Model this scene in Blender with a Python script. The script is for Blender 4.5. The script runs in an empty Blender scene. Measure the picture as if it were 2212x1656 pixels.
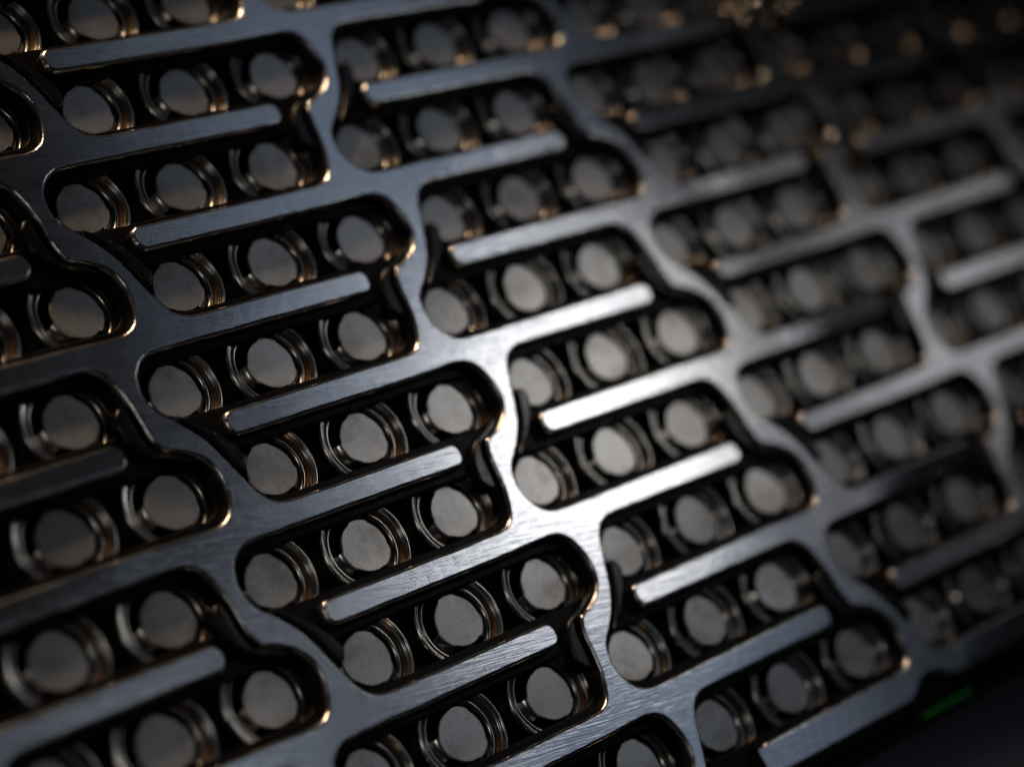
import bpy, bmesh, math, random
from mathutils import Vector, Matrix
from mathutils.geometry import tessellate_polygon
random.seed(7)
sc = bpy.context.scene
P = 0.0215            # cell pitch in metres; everything below is laid out in pitches
ZP = 0.0380           # height of the busbar tops above the table
H = 3 ** .5 / 2       # row spacing in pitches

# ------------------------------------------------------------------ camera
CC = Vector((-10.16821712, -7.25007815, 14.46525217))
RX = Vector((0.70850904, -0.46552084, 0.53038221))
RY = Vector((-0.23588154, -0.86455984, -0.44372984))
RZ = Vector((0.66511265, 0.18927923, -0.72235624))
def W(x, y, z=0.0): return Vector((x * P, y * P, ZP + z * P))
cam = bpy.data.cameras.new('camera'); cam_o = bpy.data.objects.new('camera', cam)
sc.collection.objects.link(cam_o); sc.camera = cam_o
m = Matrix.Identity(4)
for i in range(3):
    m[i][0] = RX[i]; m[i][1] = -RY[i]; m[i][2] = -RZ[i]
m.translation = W(*CC)
cam_o.matrix_world = m
cam.sensor_width = 36; cam.lens = 4883.33 / 2212 * 36
cam.clip_start = 0.01; cam.clip_end = 50
cam.dof.use_dof = True
focus = Vector((1.25, -4.33, 0.0))
cam.dof.focus_distance = (focus - CC).dot(RZ) * P
cam.dof.aperture_fstop = 5.4
cam.dof.aperture_blades = 0

# ------------------------------------------------------------------ world, lamps, exposure
wd = bpy.data.worlds.new('World'); sc.world = wd; wd.use_nodes = True
bg = wd.node_tree.nodes['Background']
bg.inputs[0].default_value = (0.75, 0.85, 1.0, 1); bg.inputs[1].default_value = 0.0055
sc.view_settings.view_transform = 'Standard'; sc.view_settings.look = 'None'
sc.view_settings.exposure = 0; sc.view_settings.gamma = 1
sc.view_settings.use_curve_mapping = False
sc.render.engine = 'CYCLES'
def lamp(name, loc, target, energy, col, sx, sy=None, spread=180):
    l = bpy.data.lights.new(name, 'AREA'); l.energy = energy; l.color = col
    if sy is None: l.shape = 'DISK'; l.size = sx
    else: l.shape = 'RECTANGLE'; l.size = sx; l.size_y = sy
    l.spread = math.radians(spread)
    o = bpy.data.objects.new(name, l); sc.collection.objects.link(o)
    o.location = loc; d = Vector(target) - Vector(loc)
    z = -d.normalized(); y = Vector((0, 1, 0)); x = y.cross(z).normalized(); y = z.cross(x)
    o.rotation_euler = Matrix((x, y, z)).transposed().to_euler()
    return o
HOT = Vector((3.6, -4.0, 0))
kd = (HOT - CC); kd.z = -kd.z; kd.normalize()
lamp('softbox_lamp', W(*(HOT + kd * 17)), W(*HOT), 0.0034, (1.0, 0.97, 0.94), 0.075, None, 41)
lamp('cool_strip_lamp', W(14.7, -2.2, 13.2), W(3.3, -5.0, 0), 0.0046, (0.60, 0.75, 1.0), 0.12, 0.46, 46)
def mirror_lamp(name, x, y, dist, energy, c, sx_, sy_, spread):
    p = Vector((x, y, 0)); d = p - CC; d.z = -d.z; d.normalize()
    lamp(name, W(*(p + d * dist)), W(*p), energy, c, sx_, sy_, spread)
mirror_lamp('right_accent_lamp', 8.7, -4.3, 18, 0.00031, (0.97, 0.97, 1.0), 0.08, 0.07, 23)  # added lamp, placed so the second strip right of the brightest reflects it
mirror_lamp('left_accent_lamp', -1.9, -5.9, 18, 0.0006, (0.72, 0.84, 1.0), 0.10, 0.06, 40)  # added bluish lamp, mirrored in the far left strip's fingers to brighten them
lamp('warm_lamp', W(2.0, 26, 11.0), W(-1.0, -4.6, 0), 0.24, (1.0, 0.68, 0.42), 0.36, 0.022, 40)
lamp('front_fill_lamp', W(-11, -1.5, 13), W(1.5, -4.6, 0), 0.0045, (1.0, 0.94, 0.88), 0.09, None, 50)

# ------------------------------------------------------------------ helpers
col = sc.collection
def link(name, me, parent=None, mat=None):
    o = bpy.data.objects.new(name, me); col.objects.link(o)
    if mat is not None and len(me.materials) == 0: me.materials.append(mat)
    if parent is not None: o.parent = parent
    return o
def empty(name, loc):
    o = bpy.data.objects.new(name, None); o.empty_display_size = 0.005
    o.location = loc; col.objects.link(o); return o
def tag(o, label=None, cat=None, group=None, kind=None):
    if label: o['label'] = label
    if cat: o['category'] = cat
    if group: o['group'] = group
    if kind: o['kind'] = kind
    return o
def mesh(name, verts, faces, smooth=None):
    me = bpy.data.meshes.new(name)
    me.from_pydata([(v[0] * P, v[1] * P, v[2] * P) for v in verts], [], faces)
    me.update()
    if smooth is not None:
        fl = smooth if isinstance(smooth, list) else [smooth] * len(faces)
        me.polygons.foreach_set('use_smooth', fl)
    return me
def catmull(pts, n=5):
    out = []
    for i in range(len(pts) - 1):
        p0 = pts[max(i - 1, 0)]; p1 = pts[i]; p2 = pts[i + 1]; p3 = pts[min(i + 2, len(pts) - 1)]
        for k in range(n):
            t = k / n
            out.append(tuple(.5 * ((2 * p1[j]) + (-p0[j] + p2[j]) * t + (2 * p0[j] - 5 * p1[j] + 4 * p2[j] - p3[j]) * t * t
                             + (-p0[j] + 3 * p1[j] - 3 * p2[j] + p3[j]) * t ** 3) for j in range(2)))
    out.append(tuple(pts[-1])); return out

# ------------------------------------------------------------------ materials
def newmat(name):
    mt = bpy.data.materials.new(name); mt.use_nodes = True
    nt = mt.node_tree; b = nt.nodes['Principled BSDF']
    return mt, nt, b
def noise(nt, vec, scale, detail=3, rough=.55):
    n = nt.nodes.new('ShaderNodeTexNoise'); n.inputs['Scale'].default_value = scale
    n.inputs['Detail'].default_value = detail; n.inputs['Roughness'].default_value = rough
    nt.links.new(vec, n.inputs['Vector']); return n.outputs['Fac']
def mapping(nt, scale=(1, 1, 1), rot=0.0):
    g = nt.nodes.new('ShaderNodeNewGeometry')
    r = nt.nodes.new('ShaderNodeMapping'); r.inputs['Rotation'].default_value = (0, 0, rot)
    nt.links.new(g.outputs['Position'], r.inputs['Vector'])
    mp = nt.nodes.new('ShaderNodeMapping'); mp.inputs['Scale'].default_value = scale
    nt.links.new(r.outputs['Vector'], mp.inputs['Vector']); return mp.outputs['Vector']
def ramp(nt, fac, a, b, lo, hi):
    r = nt.nodes.new('ShaderNodeMapRange'); nt.links.new(fac, r.inputs['Value'])
    r.inputs['From Min'].default_value = a; r.inputs['From Max'].default_value = b
    r.inputs['To Min'].default_value = lo; r.inputs['To Max'].default_value = hi
    return r.outputs['Result']
def bump(nt, height, strength, dist, prev=None):
    bp = nt.nodes.new('ShaderNodeBump'); bp.inputs['Strength'].default_value = strength
    bp.inputs['Distance'].default_value = dist
    nt.links.new(height, bp.inputs['Height'])
    if prev is not None: nt.links.new(prev, bp.inputs['Normal'])
    return bp.outputs['Normal']
def mixc(nt, fac, a, b):
    mx = nt.nodes.new('ShaderNodeMix'); mx.data_type = 'RGBA'
    nt.links.new(fac, mx.inputs['Factor'])
    mx.inputs['A'].default_value = (*a, 1); mx.inputs['B'].default_value = (*b, 1)
    return mx.outputs['Result']

def brushed():
    mt, nt, b = newmat('brushed_nickel')
    vb = mapping(nt)
    streak = noise(nt, mapping(nt, (1, 40, 40), math.radians(7)), 60, 2, .55)
    fine = noise(nt, mapping(nt, (1, 40, 40), math.radians(7)), 150, 2, .5)
    blot = noise(nt, vb, 120, 5, .6)
    wave = noise(nt, vb, 28, 1, .4)
    b.inputs['Metallic'].default_value = 1.0
    grime = noise(nt, vb, 420, 6, .7)
    speck = noise(nt, vb, 2600, 1, .5)
    scr = noise(nt, mapping(nt, (1, 60, 60), math.radians(-38)), 70, 1, .4)
    c1 = mixc(nt, ramp(nt, grime, .50, .75, 0, 1), (.60, .605, .62), (.52, .515, .51))
    cm = nt.nodes.new('ShaderNodeMix'); cm.data_type = 'RGBA'
    nt.links.new(ramp(nt, speck, .675, .70, 0, .8), cm.inputs['Factor'])
    nt.links.new(c1, cm.inputs['A']); cm.inputs['B'].default_value = (.20, .18, .165, 1)
    nt.links.new(cm.outputs['Result'], b.inputs['Base Color'])
    add = nt.nodes.new('ShaderNodeMath'); add.operation = 'MULTIPLY_ADD'
    nt.links.new(streak, add.inputs[0]); add.inputs[1].default_value = .10
    nt.links.new(ramp(nt, blot, .35, .7, .125, .165), add.inputs[2])
    nt.links.new(add.outputs[0], b.inputs['Roughness'])
    n1 = bump(nt, streak, .45, .00007)
    n2 = bump(nt, fine, .45, .00005, n1)
    n2 = bump(nt, ramp(nt, scr, .74, .78, 0, 1), .05, .00003, n2)
    n2 = bump(nt, grime, .03, .00006, n2)
    n3 = bump(nt, wave, .15, .0002, n2)
    nt.links.new(n3, b.inputs['Normal'])
    return mt
def plastic(name='black_plastic', spec=.07, lo=.32, hi=.48):
    mt, nt, b = newmat(name)
    v = mapping(nt)
    b.inputs['Base Color'].default_value = (.004, .004, .0042, 1)
    nt.links.new(ramp(nt, noise(nt, v, 500, 3), .35, .7, lo, hi), b.inputs['Roughness'])
    b.inputs['Specular IOR Level'].default_value = spec
    nt.links.new(bump(nt, noise(nt, v, 1400, 3), .12, .00008), b.inputs['Normal'])
    return mt
def terminal():
    mt, nt, b = newmat('matte_nickel')
    v = mapping(nt)
    b.inputs['Metallic'].default_value = .78
    blot = noise(nt, v, 130, 5, .65)
    gr = noise(nt, v, 3600, 2, .6)
    info = nt.nodes.new('ShaderNodeObjectInfo')
    c1 = mixc(nt, ramp(nt, blot, .46, .74, 0, 1), (.43, .415, .395), (.25, .215, .18))
    mul = nt.nodes.new('ShaderNodeMix'); mul.data_type = 'RGBA'; mul.blend_type = 'MULTIPLY'
    mul.inputs['Factor'].default_value = 1
    nt.links.new(c1, mul.inputs['A'])
    tone = nt.nodes.new('ShaderNodeMath'); tone.operation = 'MULTIPLY'
    nt.links.new(ramp(nt, info.outputs['Random'], 0, 1, .86, 1.10), tone.inputs[0])
    nt.links.new(ramp(nt, gr, .25, .75, .72, 1.28), tone.inputs[1])
    nt.links.new(tone.outputs[0], mul.inputs['B'])
    nt.links.new(mul.outputs['Result'], b.inputs['Base Color'])
    nt.links.new(ramp(nt, gr, .3, .7, .28, .37), b.inputs['Roughness'])
    nt.links.new(bump(nt, gr, .45, .00006), b.inputs['Normal'])
    return mt
def steel(name, c, lo, hi, s=900):
    mt, nt, b = newmat(name)
    v = mapping(nt)
    b.inputs['Metallic'].default_value = 1.0
    b.inputs['Base Color'].default_value = (*c, 1)
    n = noise(nt, v, s, 3)
    nt.links.new(ramp(nt, n, .35, .7, lo, hi), b.inputs['Roughness'])
    nt.links.new(bump(nt, n, .05, .00005), b.inputs['Normal'])
    return mt
def simple(name, c, r, spec=.5):
    mt, nt, b = newmat(name)
    v = mapping(nt); n = noise(nt, v, 300, 4)
    nt.links.new(mixc(nt, n, tuple(x * .85 for x in c), tuple(x * 1.15 for x in c)), b.inputs['Base Color'])
    b.inputs['Roughness'].default_value = r; b.inputs['Specular IOR Level'].default_value = spec
    return mt
M_BUS = brushed(); M_PLA = plastic(); M_RIB = plastic('satin_black_plastic', .32, .20, .32); M_TER = terminal()
M_RIM = steel('crimped_steel', (.56, .53, .49), .15, .24, 500)
M_CAP = steel('cap_steel', (.46, .435, .40), .16, .26, 500)
M_GAS = simple('brown_gasket', (.10, .050, .018), .22)
M_DRK = simple('vent_shade_black', (.004, .004, .004), .6, .2)  # near-black colour painted in for the shade inside the vents
M_GRN = simple('green_circuit_board', (.05, .60, .02), .5)
M_TAB = simple('grey_table', (.62, .62, .65), .6)

# ------------------------------------------------------------------ table
t = mesh('table_top', [(-60, -60, 0), (80, -60, 0), (80, 60, 0), (-60, 60, 0)], [(0, 1, 2, 3)])
o = link('table_top', t, None, M_TAB); tag(o, 'plain dark grey table top under the battery pack', 'table', kind='structure')

# ------------------------------------------------------------------ busbar outlines (relative to a junction, one period = 2 rows)
PER = 2 * H
TW, TIP, XR, XL = .114, 2.55, .80, -.80
RB = [(XR, -.114), (.70, -.117), (.60, -.142), (.52, -.20), (.462, -.29), (.425, -.38), (.372, -.52), (.318, -.665), (.25, -.805),
      (.155, -.935), (.06, -1.036), (-.02, -1.108), (-.072, -1.20), (-.088, -1.32), (-.06, -1.44), (.01, -1.54), (.11, -1.60),
      (.25, -1.617), (.5, -1.618), (XR, -1.618)]
LB1 = [(XL, -.114), (-.5, -.111), (-.155, -.100), (.01, -.110), (.125, -.178), (.19, -.322), (.21, -.473), (.174, -.60), (.09, -.70),
       (-.04, -.775), (-.163, -.818)]
LB2 = [(-.163, -.818), (-.205, -.885), (-.232, -.98), (-.240, -1.09), (-.252, -1.217), (-.272, -1.33), (-.312, -1.455), (-.366, -1.548),
       (-.457, -1.604), (-.58, -1.617), (XL, -1.618)]
RBs = catmull(RB, 4)
LBs = catmull(LB1, 4)[:-1] + catmull(LB2, 4)
def inter(poly, y):
    best = None
    for a, b in zip(poly, poly[1:]):
        if (a[1] - y) * (b[1] - y) <= 0 and a[1] != b[1]:
            return a[0] + (b[0] - a[0]) * (y - a[1]) / (b[1] - a[1])
    return poly[0][0] if abs(poly[0][1] - y) < abs(poly[-1][1] - y) else poly[-1][0]
def sx(k): return 2.75 + 3.04 * k
def first_gap(k): return -3 if k % 2 == 0 else -2
def gy(g): return -(g + .5) * H
def edge_x(k, side, y):
    """x of the busbar's right ('R') or left ('L') spine edge at lattice height y"""
    j = gy(1 if k % 2 == 0 else 0)
    d = (j - y) % PER                     # distance below the junction above
    poly = RBs if side == 'R' else LBs
    if k % 2 == 0: return sx(k) + inter(poly, -d)
    return sx(k) + inter(poly, -(PER - d))

THK = .105
BP = [(0.0, -THK), (0.0, -.050), (.0025, -.030), (.0070, -.017), (.0135, -.0085), (.0215, -.0034), (.031, 0.0)]
NICK = random.Random(3)
def offset_line(pts, d, closed=False):
    """shift an open polyline to its right by d (interior lies to the right)"""
    n = len(pts); out = []
    for i in range(n):
        def nrm(a, b):
            dx, dy = b[0] - a[0], b[1] - a[1]; l = math.hypot(dx, dy) or 1
            return (dy / l, -dx / l)
        ns = []
        if i > 0 or closed: ns.append(nrm(pts[i - 1], pts[i]))
        if i < n - 1 or closed: ns.append(nrm(pts[i], pts[(i + 1) % n]))
        mx = sum(q[0] for q in ns); my = sum(q[1] for q in ns); l = math.hypot(mx, my) or 1
        mx /= l; my /= l
        c = max(.5, mx * ns[0][0] + my * ns[0][1])
        out.append((pts[i][0] + mx * d / c, pts[i][1] + my * d / c))
    return out
def wall(V, F, S, line, zf=lambda x, y: 0.0):
    """beveled wall below an open outline (interior to its right); returns the inner ring's indices"""
    rings = []
    line = [line[0]] + [(p[0] + NICK.gauss(0, .0016), p[1] + NICK.gauss(0, .0016)) for p in line[1:-1]] + [line[-1]]
    for off, z in BP:
        ln = offset_line(line, off); base = len(V)
        for p in ln: V.append((p[0], p[1], z + zf(p[0], p[1])))
        rings.append(range(base, base + len(ln)))
    for a, b in zip(rings, rings[1:]):
        for i in range(len(a) - 1):
            F.append((a[i], b[i], b[i + 1], a[i + 1])); S.append(True)
    return list(rings[-1])
def face_up(V, F):
    for i, f in enumerate(F):
        pass
def finger(side, bend, twist):
    """contact finger in junction coordinates, pointing right (+1) or left (-1)"""
    s = side
    r = .098
    xs = [XR + (TIP - r - XR) * i / 10 for i in range(11)]
    top = [(x, TW) for x in xs]
    tip = []
    for q in range(1, 8):
        a = math.pi / 2 - math.pi / 2 * q / 8
        tip.append((TIP - r + r * math.cos(a), TW - r + r * math.sin(a)))
    tip2 = [(x, -y) for x, y in reversed(tip)]
    bot = [(x, -y) for x, y in reversed(top)]
    line = top + tip + [(TIP, TW - r), (TIP, 0), (TIP, -(TW - r))] + tip2 + bot
    zf = lambda x, y: ((abs(x) - XR) / (TIP - XR)) ** 2 * bend + min(1.0, 2.2 * (abs(x) - XR) / (TIP - XR)) * twist * y
    V, F, S = [], [], []
    ring = wall(V, F, S, line, zf)
    n = len(ring)
    for i in range(n // 2):
        a, b, c, d = ring[i], ring[i + 1], ring[n - 2 - i], ring[n - 1 - i]
        if b == c: F.append((a, b, d))
        elif i + 1 >= n - 1 - (i + 1) + 1: break
        else: F.append((a, b, c, d))
        S.append(False)
    F[:] = [tuple(reversed(f)) for f in F]
    if s < 0:
        V = [(-v[0], v[1], v[2]) for v in V]; F = [tuple(reversed(f)) for f in F]
    return V, F, S
def finger_at(parent, side, bend=0.0, twist=0.0, dy=0.0, tip_cut=0.0):
    V, F, S = finger(side, bend, twist)
    if tip_cut:
        V = [((v[0] + tip_cut if abs(v[0]) > TIP - .3 else v[0]), v[1], v[2]) for v in V]
    V = [(v[0], v[1] + dy, v[2]) for v in V]
    me = mesh('contact_finger', V, F, S)
    bm = bmesh.new(); bm.from_mesh(me); bmesh.ops.recalc_face_normals(bm, faces=bm.faces[:]); fix_up(bm); bm.to_mesh(me); bm.free()
    return link('contact_finger', me, parent, M_BUS)
def fix_up(bm):
    # open shells: make sure the big flat faces look up
    big = max(bm.faces, key=lambda f: f.calc_area())
    if big.normal.z < 0: bmesh.ops.reverse_faces(bm, faces=bm.faces[:])

STRIP_LABELS = {
    -2: 'dim busbar strip at the far left, only its contact fingers in view',
    -1: 'dark nickel busbar strip running down left of the brightest strip',
    0: 'brightest brushed nickel busbar strip snaking down through the centre',
    1: 'half lit nickel busbar strip just right of the brightest strip',
    2: 'blurred grey nickel busbar strip second right of the brightest strip',
    3: 'blurred dark busbar strip near the upper right corner',
    4: 'almost black busbar strip at the far right edge'}
def busbar(k):
    g0 = first_gap(k); flip = -1 if k % 2 else 1
    gaps = list(range(g0, 10, 2)); gaps = [g for g in gaps if g <= 8]
    root = empty('busbar_strip', W(sx(k), gy(g0), 0))
    tag(root, STRIP_LABELS[k], 'busbar', 'serpentine busbar strips')
    right, left = [], []       # polylines, top to bottom, in coordinates relative to root
    for n, g in enumerate(gaps):
        y0 = -n * PER
        if flip > 0:
            right.append([(x, y + y0) for x, y in RBs]); left.append([(x, y + y0) for x, y in LBs])
        else:
            if n < len(gaps) - 1:
                right.append([(x, -y + y0 - PER) for x, y in reversed(RBs)])
                left.append([(x, -y + y0 - PER) for x, y in reversed(LBs)])
    V, F, S = [], [], []
    y_end = -(len(gaps) - 1) * PER
    if flip > 0:
        # cut the last period just below the last row
        def cut(pl, yc): return [p for p in pl if p[1] > yc]
        yc = y_end - 1.02
        rc = cut(right[-1], yc); lc = cut(left[-1], yc)
        a, b = rc[-1], lc[-1]
        right[-1] = rc + [(a[0] - .04, a[1] - .035), ((a[0] + b[0]) / 2, a[1] - .05), (b[0] + .04, a[1] - .035)] + list(reversed(lc))
        left = left[:-1]
        top_l, top_r = (XL, TW), (XR, TW)
    else:
        # flat lower edge with a shallow notch below the last junction
        right.append([(XR, y_end - TW - .07), (.62, y_end - TW - .05), (.45, y_end - TW + .045), (.30, y_end - TW + .075), (.14, y_end - TW + .03),
                      (-.02, y_end - TW - .06), (-.16, y_end - TW - .085), (XL, y_end - TW - .085)])
        right[-1] = [right[-1][0]] + catmull(right[-1][1:], 4)
    top = [(XL, TW), (XR, TW)]
    inner = wall(V, F, S, top)
    poly = list(inner)
    for pl in right: poly += wall(V, F, S, pl)
    for pl in reversed(left): poly += wall(V, F, S, list(reversed(pl)))
    tri = tessellate_polygon([[Vector((V[i][0], V[i][1], 0)) for i in poly]])
    for tr in tri:
        F.append(tuple(poly[i] for i in tr)); S.append(False)
    me = mesh('spine', V, F, S)
    bm = bmesh.new(); bm.from_mesh(me)
    for f in bm.faces:
        f.normal_update()
    for f in bm.faces:
        if len(f.verts) == 3 and f.normal.z < 0: f.normal_flip()
    bm.normal_update(); bm.to_mesh(me); bm.free()
    link('spine', me, root, M_BUS)
    rnd = random.Random(40 + k)
    for n, g in enumerate(gaps):
        for s in (-1, 1):
            x_tip = sx(k) + s * TIP
            if x_tip > 15.3: continue
            last = (flip < 0 and n == len(gaps) - 1)
            bend = rnd.uniform(-.012, .02); twist = rnd.uniform(-.05, .05)
            if k == 1 and s > 0: twist = .22 if g >= 2 else .10
            f = finger_at(root, s, bend, twist, 0.0, .45 if (last and s < 0) else 0.0)
            f.location = (0, -n * PER * P, 0)
            if last:
                # the outermost fingers are wider towards the pack's edge
                for v in f.data.vertices:
                    if v.co.y < 0: v.co.y -= (.085 if s < 0 else .07) * P
    return root
for k in range(-2, 5): busbar(k)

# ------------------------------------------------------------------ cell holder
hold = empty('cell_holder', W(5.5, -3.5, -.105))
tag(hold, 'black plastic cell holder with slotted frame under the busbar strips', 'cell holder')
HX, HY = 5.5, -3.5
def curve_mesh(name, loops, z_mid, half, bev, res=3):
    cu = bpy.data.curves.new(name, 'CURVE'); cu.dimensions = '2D'; cu.fill_mode = 'BOTH'
    for lp in loops:
        sp = cu.splines.new('POLY'); sp.points.add(len(lp) - 1); sp.use_cyclic_u = True
        for p, q in zip(sp.points, lp): p.co = (q[0], q[1], 0, 1)
    cu.extrude = half - bev; cu.bevel_depth = bev; cu.bevel_resolution = res; cu.offset = -bev
    ob = bpy.data.objects.new(name, cu); col.objects.link(ob)
    dg = bpy.context.evaluated_depsgraph_get(); dg.update()
    me = bpy.data.meshes.new_from_object(ob.evaluated_get(dg))
    bpy.data.objects.remove(ob); bpy.data.curves.remove(cu)
    me.name = name
    for v in me.vertices: v.co = (v.co.x * P, v.co.y * P, (v.co.z + z_mid) * P)
    for p in me.polygons: p.use_smooth = abs(p.normal.z) < .95
    me.materials.clear(); me.update()
    return me
LEDGE, LEDGE_Y = .070, .075
loops = [[(-5.6 - HX, 2.2 - HY), (15.4 - HX, 2.2 - HY), (15.4 - HX, -7.66 - HY), (-5.6 - HX, -7.66 - HY)]]
for c in range(-2, 4):                     # column between strip c and c+1
    for r in range(-2, 9):
        yt, yb = gy(r - 1) - TW - LEDGE_Y, gy(r) + TW + LEDGE_Y
        n = 22; Ls, Rs = [], []
        for i in range(n + 1):
            y = yb + (yt - yb) * i / n
            e = min(i, n - i) / n * (yt - yb)
            rr = .10
            cr = rr - math.sqrt(max(0, rr * rr - max(0, rr - e) ** 2)) if e < rr else 0
            Ls.append((edge_x(c, 'R', y) + LEDGE + cr, y)); Rs.append((edge_x(c + 1, 'L', y) - LEDGE - cr, y))
        # keep the outline gentle where the busbar edge turns into a finger
        ym = (yt + yb) / 2
        xlm = edge_x(c, 'R', ym); xrm = edge_x(c + 1, 'L', ym)
        Ls = [(min(x, xlm + .34), y) for x, y in Ls]; Rs = [(max(x, xrm - .34), y) for x, y in Rs]
        lp = Ls + list(reversed(Rs))
        if sx(c) > 15: continue
        loops.append([(x - HX, y - HY) for x, y in lp])
ZF0, ZF1 = -.30, -.105
me = curve_mesh('slotted_frame', loops, (ZF0 + ZF1) / 2 + .105, (ZF1 - ZF0) / 2, .018)
link('slotted_frame', me, hold, M_PLA)
def box(x0, x1, y0, y1, z0, z1, bev=.02):
    bm = bmesh.new(); bmesh.ops.create_cube(bm, size=1)
    for v in bm.verts: v.co = ((x0 + x1) / 2 + v.co.x * (x1 - x0), (y0 + y1) / 2 + v.co.y * (y1 - y0), (z0 + z1) / 2 + v.co.z * (z1 - z0))
    bmesh.ops.bevel(bm, geom=bm.edges[:], offset=bev, segments=2, affect='EDGES')
    for v in bm.verts: v.co *= P
    me = bpy.data.meshes.new('box'); bm.to_mesh(me); bm.free(); return me
link('tray', box(-5.6 - HX, 15.4 - HX, -7.83 - HY, 2.2 - HY, -1.70 + .105, -.262 + .105, .03), hold, M_PLA)
# insulating ribs between finger tips and the neighbouring busbar
for c in range(-2, 4):
    for g in range(-2, 8):
        from_left = ((c % 2 == 0) == (g % 2 != 0))      # finger belongs to the left strip
        y0 = gy(g); pts_a, pts_b = [], []
        if from_left:
            k = c + 1; up, dn = (.20, .40) if k % 2 == 0 else (.40, .20)
            sgn = -1; side = 'L'
        else:
            k = c; up, dn = (.40, .20) if k % 2 == 0 else (.20, .40)
            sgn = 1; side = 'R'
        n = 12
        for i in range(n + 1):
            y = y0 - dn + (up + dn) * i / n
            e = edge_x(k, side, y)
            # taper towards the pocket end
            t_ = i / n if dn < up else 1 - i / n
            w0, w1 = .045, .10 + .09 * min(1, t_ * 1.6)
            if t_ > .85: w1 -= (t_ - .85) * .5
            pts_a.append((e + sgn * w0, y)); pts_b.append((e + sgn * w1, y + (.0 if t_ < .8 else (-.1 if dn < up else .1) * (t_ - .8))))
        lp = pts_a + list(reversed(pts_b))
        cx = sum(p[0] for p in lp) / len(lp)
        if not (-4 < cx < 14): continue
        me = curve_mesh('rib', [[(x - cx, y - y0) for x, y in lp]], 0, .115, .028)
        ob = link('rib', me, hold, M_RIB)
        ob.location = ((cx - HX) * P, (y0 - HY) * P, (-.135 + .105) * P)

# ------------------------------------------------------------------ cells
def lathe(prof, n=56, z0=0.0):
    V, F = [], []
    for r, z in prof:
        for i in range(n):
            a = 2 * math.pi * i / n; V.append((r * math.cos(a), r * math.sin(a), z))
    for j in range(len(prof) - 1):
        for i in range(n):
            F.append((j * n + i, j * n + (i + 1) % n, (j + 1) * n + (i + 1) % n, (j + 1) * n + i))
    return V, F
# z is measured from the cell's top (= -ZC)
ZC = .140
rim_prof = [(.440, -1.2), (.440, -.05), (.438, -.031), (.432, -.014), (.423, -.004), (.413, 0.0), (.404, -.004), (.398, -.012), (.394, -.022),
            (.389, -.026), (.382, -.025), (.375, -.029), (.370, -.040), (.370, -.06)]
gas_prof = [(.375, -.040), (.364, -.041), (.356, -.046), (.350, -.056), (.347, -.072), (.346, -.11)]
cap_prof = [(.349, -.085), (.345, -.070), (.338, -.062), (.329, -.059), (.319, -.061), (.309, -.068), (.301, -.079), (.293, -.092)]
def recalc(me):
    bm = bmesh.new(); bm.from_mesh(me); bmesh.ops.remove_doubles(bm, verts=bm.verts[:], dist=1e-7)
    bmesh.ops.recalc_face_normals(bm, faces=bm.faces[:]); bm.to_mesh(me); bm.free(); return me
V, F = lathe(rim_prof); ME_RIM = mesh('crimped_rim', V, [tuple(reversed(f)) for f in F], True)
V, F = lathe(gas_prof); ME_GAS = mesh('gasket', V, [tuple(reversed(f)) for f in F], True)
def cap_mesh():
    V, F, S = [], [], []
    v, f = lathe(cap_prof); V += v; F += [tuple(reversed(q)) for q in f]; S += [True] * len(f)
    # three sloping legs between the vent openings
    for base in (200, 320, 80):
        n = 6; b0 = len(V); prof = [(.220, -.028), (.241, -.030), (.258, -.040), (.278, -.068), (.297, -.090)]
        for r, z in prof:
            half = 20 if r > .245 else 24
            for i in range(n + 1):
                a = math.radians(base - half + 2 * half * i / n); V.append((r * math.cos(a), r * math.sin(a), z))
        for j in range(len(prof) - 1):
            for i in range(n):
                F.append((b0 + j * (n + 1) + i, b0 + (j + 1) * (n + 1) + i, b0 + (j + 1) * (n + 1) + i + 1, b0 + j * (n + 1) + i + 1)); S.append(True)
    return mesh('vented_cap', V, F, S)
ME_CAP = cap_mesh()
def disc_mesh():
    V, F, S = [], [], []
    n = 72; rings = [(-.012, -.022), (-.004, -.024), (0.0, -.028), (-.004, -.038), (-.02, -.042)]
    V.append((0, 0, -.022))
    for dr, z in rings:
        for i in range(n):
            a = 2 * math.pi * i / n; r = .228
            for base in (200, 320, 80):
                d = abs((math.degrees(a) - base + 180) % 360 - 180)
                r += .016 * max(0, min(1, (27 - d) / 7))
            V.append(((r + dr) * math.cos(a), (r + dr) * math.sin(a), z))
    for i in range(n): F.append((0, 1 + i, 1 + (i + 1) % n)); S.append(False)
    for j in range(len(rings) - 1):
        for i in range(n):
            F.append((1 + j * n + i, 1 + (j + 1) * n + i, 1 + (j + 1) * n + (i + 1) % n, 1 + j * n + (i + 1) % n)); S.append(True)
    return mesh('terminal_disc', V, F, S)
ME_DISC = disc_mesh()
n = 40
ME_FLOOR = mesh('vent_shade_disc', [(.325 * math.cos(2 * math.pi * i / n), .325 * math.sin(2 * math.pi * i / n), -.16) for i in range(n)], [tuple(range(n))])  # flat black disc standing in for the darkness seen through the vents
for me_, mt_ in ((ME_RIM, M_RIM), (ME_GAS, M_GAS), (ME_CAP, M_CAP), (ME_DISC, M_TER), (ME_FLOOR, M_DRK)): me_.materials.append(mt_)
ORD = ['top', 'second', 'third', 'fourth', 'fifth', 'sixth', 'seventh', 'eighth', 'ninth', 'tenth', 'eleventh']
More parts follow.
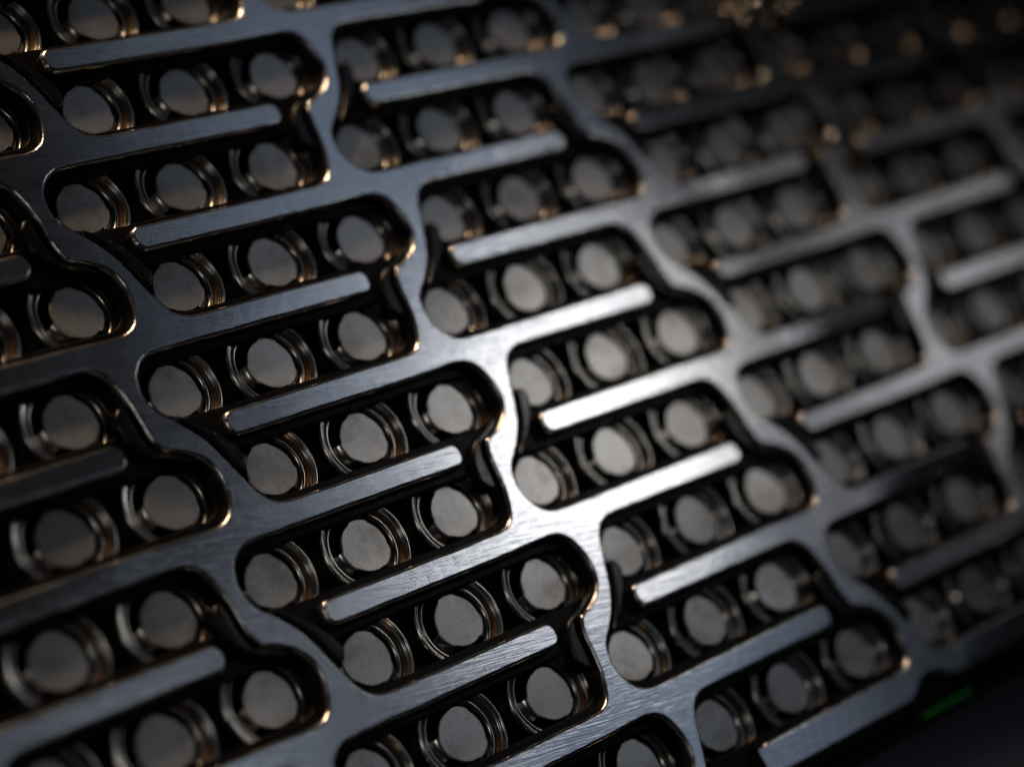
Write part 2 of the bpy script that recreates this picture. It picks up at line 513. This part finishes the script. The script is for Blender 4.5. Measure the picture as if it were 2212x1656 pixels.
COLN = {-3: 'left of the far left busbar strip', -2: 'between the far left and dark left strips',
        -1: 'between the dark left and the brightest strip', 0: 'just right of the brightest busbar strip',
        1: 'between first and second strips right of brightest', 2: 'between second and third strips right of brightest',
        3: 'past the third strip right of the brightest'}
POSN = ['left', 'middle', 'right']
F_PX = 4883.33 / 2212 * 1024
def project(x, y, z):
    q = Vector((x, y, z)) - CC; d = q.dot(RZ)
    return 512 + F_PX * q.dot(RX) / d, 383 + F_PX * q.dot(RY) / d
cells = []
for r in range(-2, 9):
    for i in range(-6, 16):
        x = i + (.5 if r % 2 == 0 else 0); y = -r * H
        u, v = project(x, y, -ZC)
        if -45 < u < 1024 + 40 and -45 < v < 766 + 45: cells.append((r, i, x, y))
rows_in = {}
for r, i, x, y in cells: rows_in.setdefault(i // 3, set()).add(r)
for r, i, x, y in cells:
    c = i // 3 - 1
    rr = sorted(rows_in[i // 3]).index(r)
    root = empty('battery_cell', W(x, y, -ZC))
    root.rotation_euler = (math.radians(random.gauss(0, .9)), math.radians(random.gauss(0, .9)), math.radians(random.uniform(-13, 13)))
    tag(root, '%s battery cell of the %s row %s' % (POSN[i % 3], ORD[rr], COLN[max(-3, min(3, c))]), 'battery cell', 'battery cells in the holder')
    link('crimped_rim', ME_RIM, root); link('gasket', ME_GAS, root)
    cp = link('vented_cap', ME_CAP, root); link('vent_shade_disc', ME_FLOOR, cp)
    link('terminal_disc', ME_DISC, root)

# ------------------------------------------------------------------ edge fittings at the lower right
V, F = lathe([(.16, -.4), (.16, -.04), (.145, -.012), (.12, 0), (.10, -.012), (.09, -.05), (.09, -.2), (.0001, -.2)], 36)
sc_me = mesh('screw_boss', V, [tuple(reversed(f)) for f in F], True)
b = link('screw_boss', sc_me, hold, M_PLA); b.location = ((6.43 - HX) * P, (-7.55 - HY) * P, (-.2 + .105) * P)
g = link('circuit_board', box(-.40, .40, -.018, .018, -.02, .02, .006), None, M_GRN)
g.location = W(6.36, -7.735, -.235)
tag(g, 'thin green circuit board edge at the lower right of the black holder', 'circuit board')
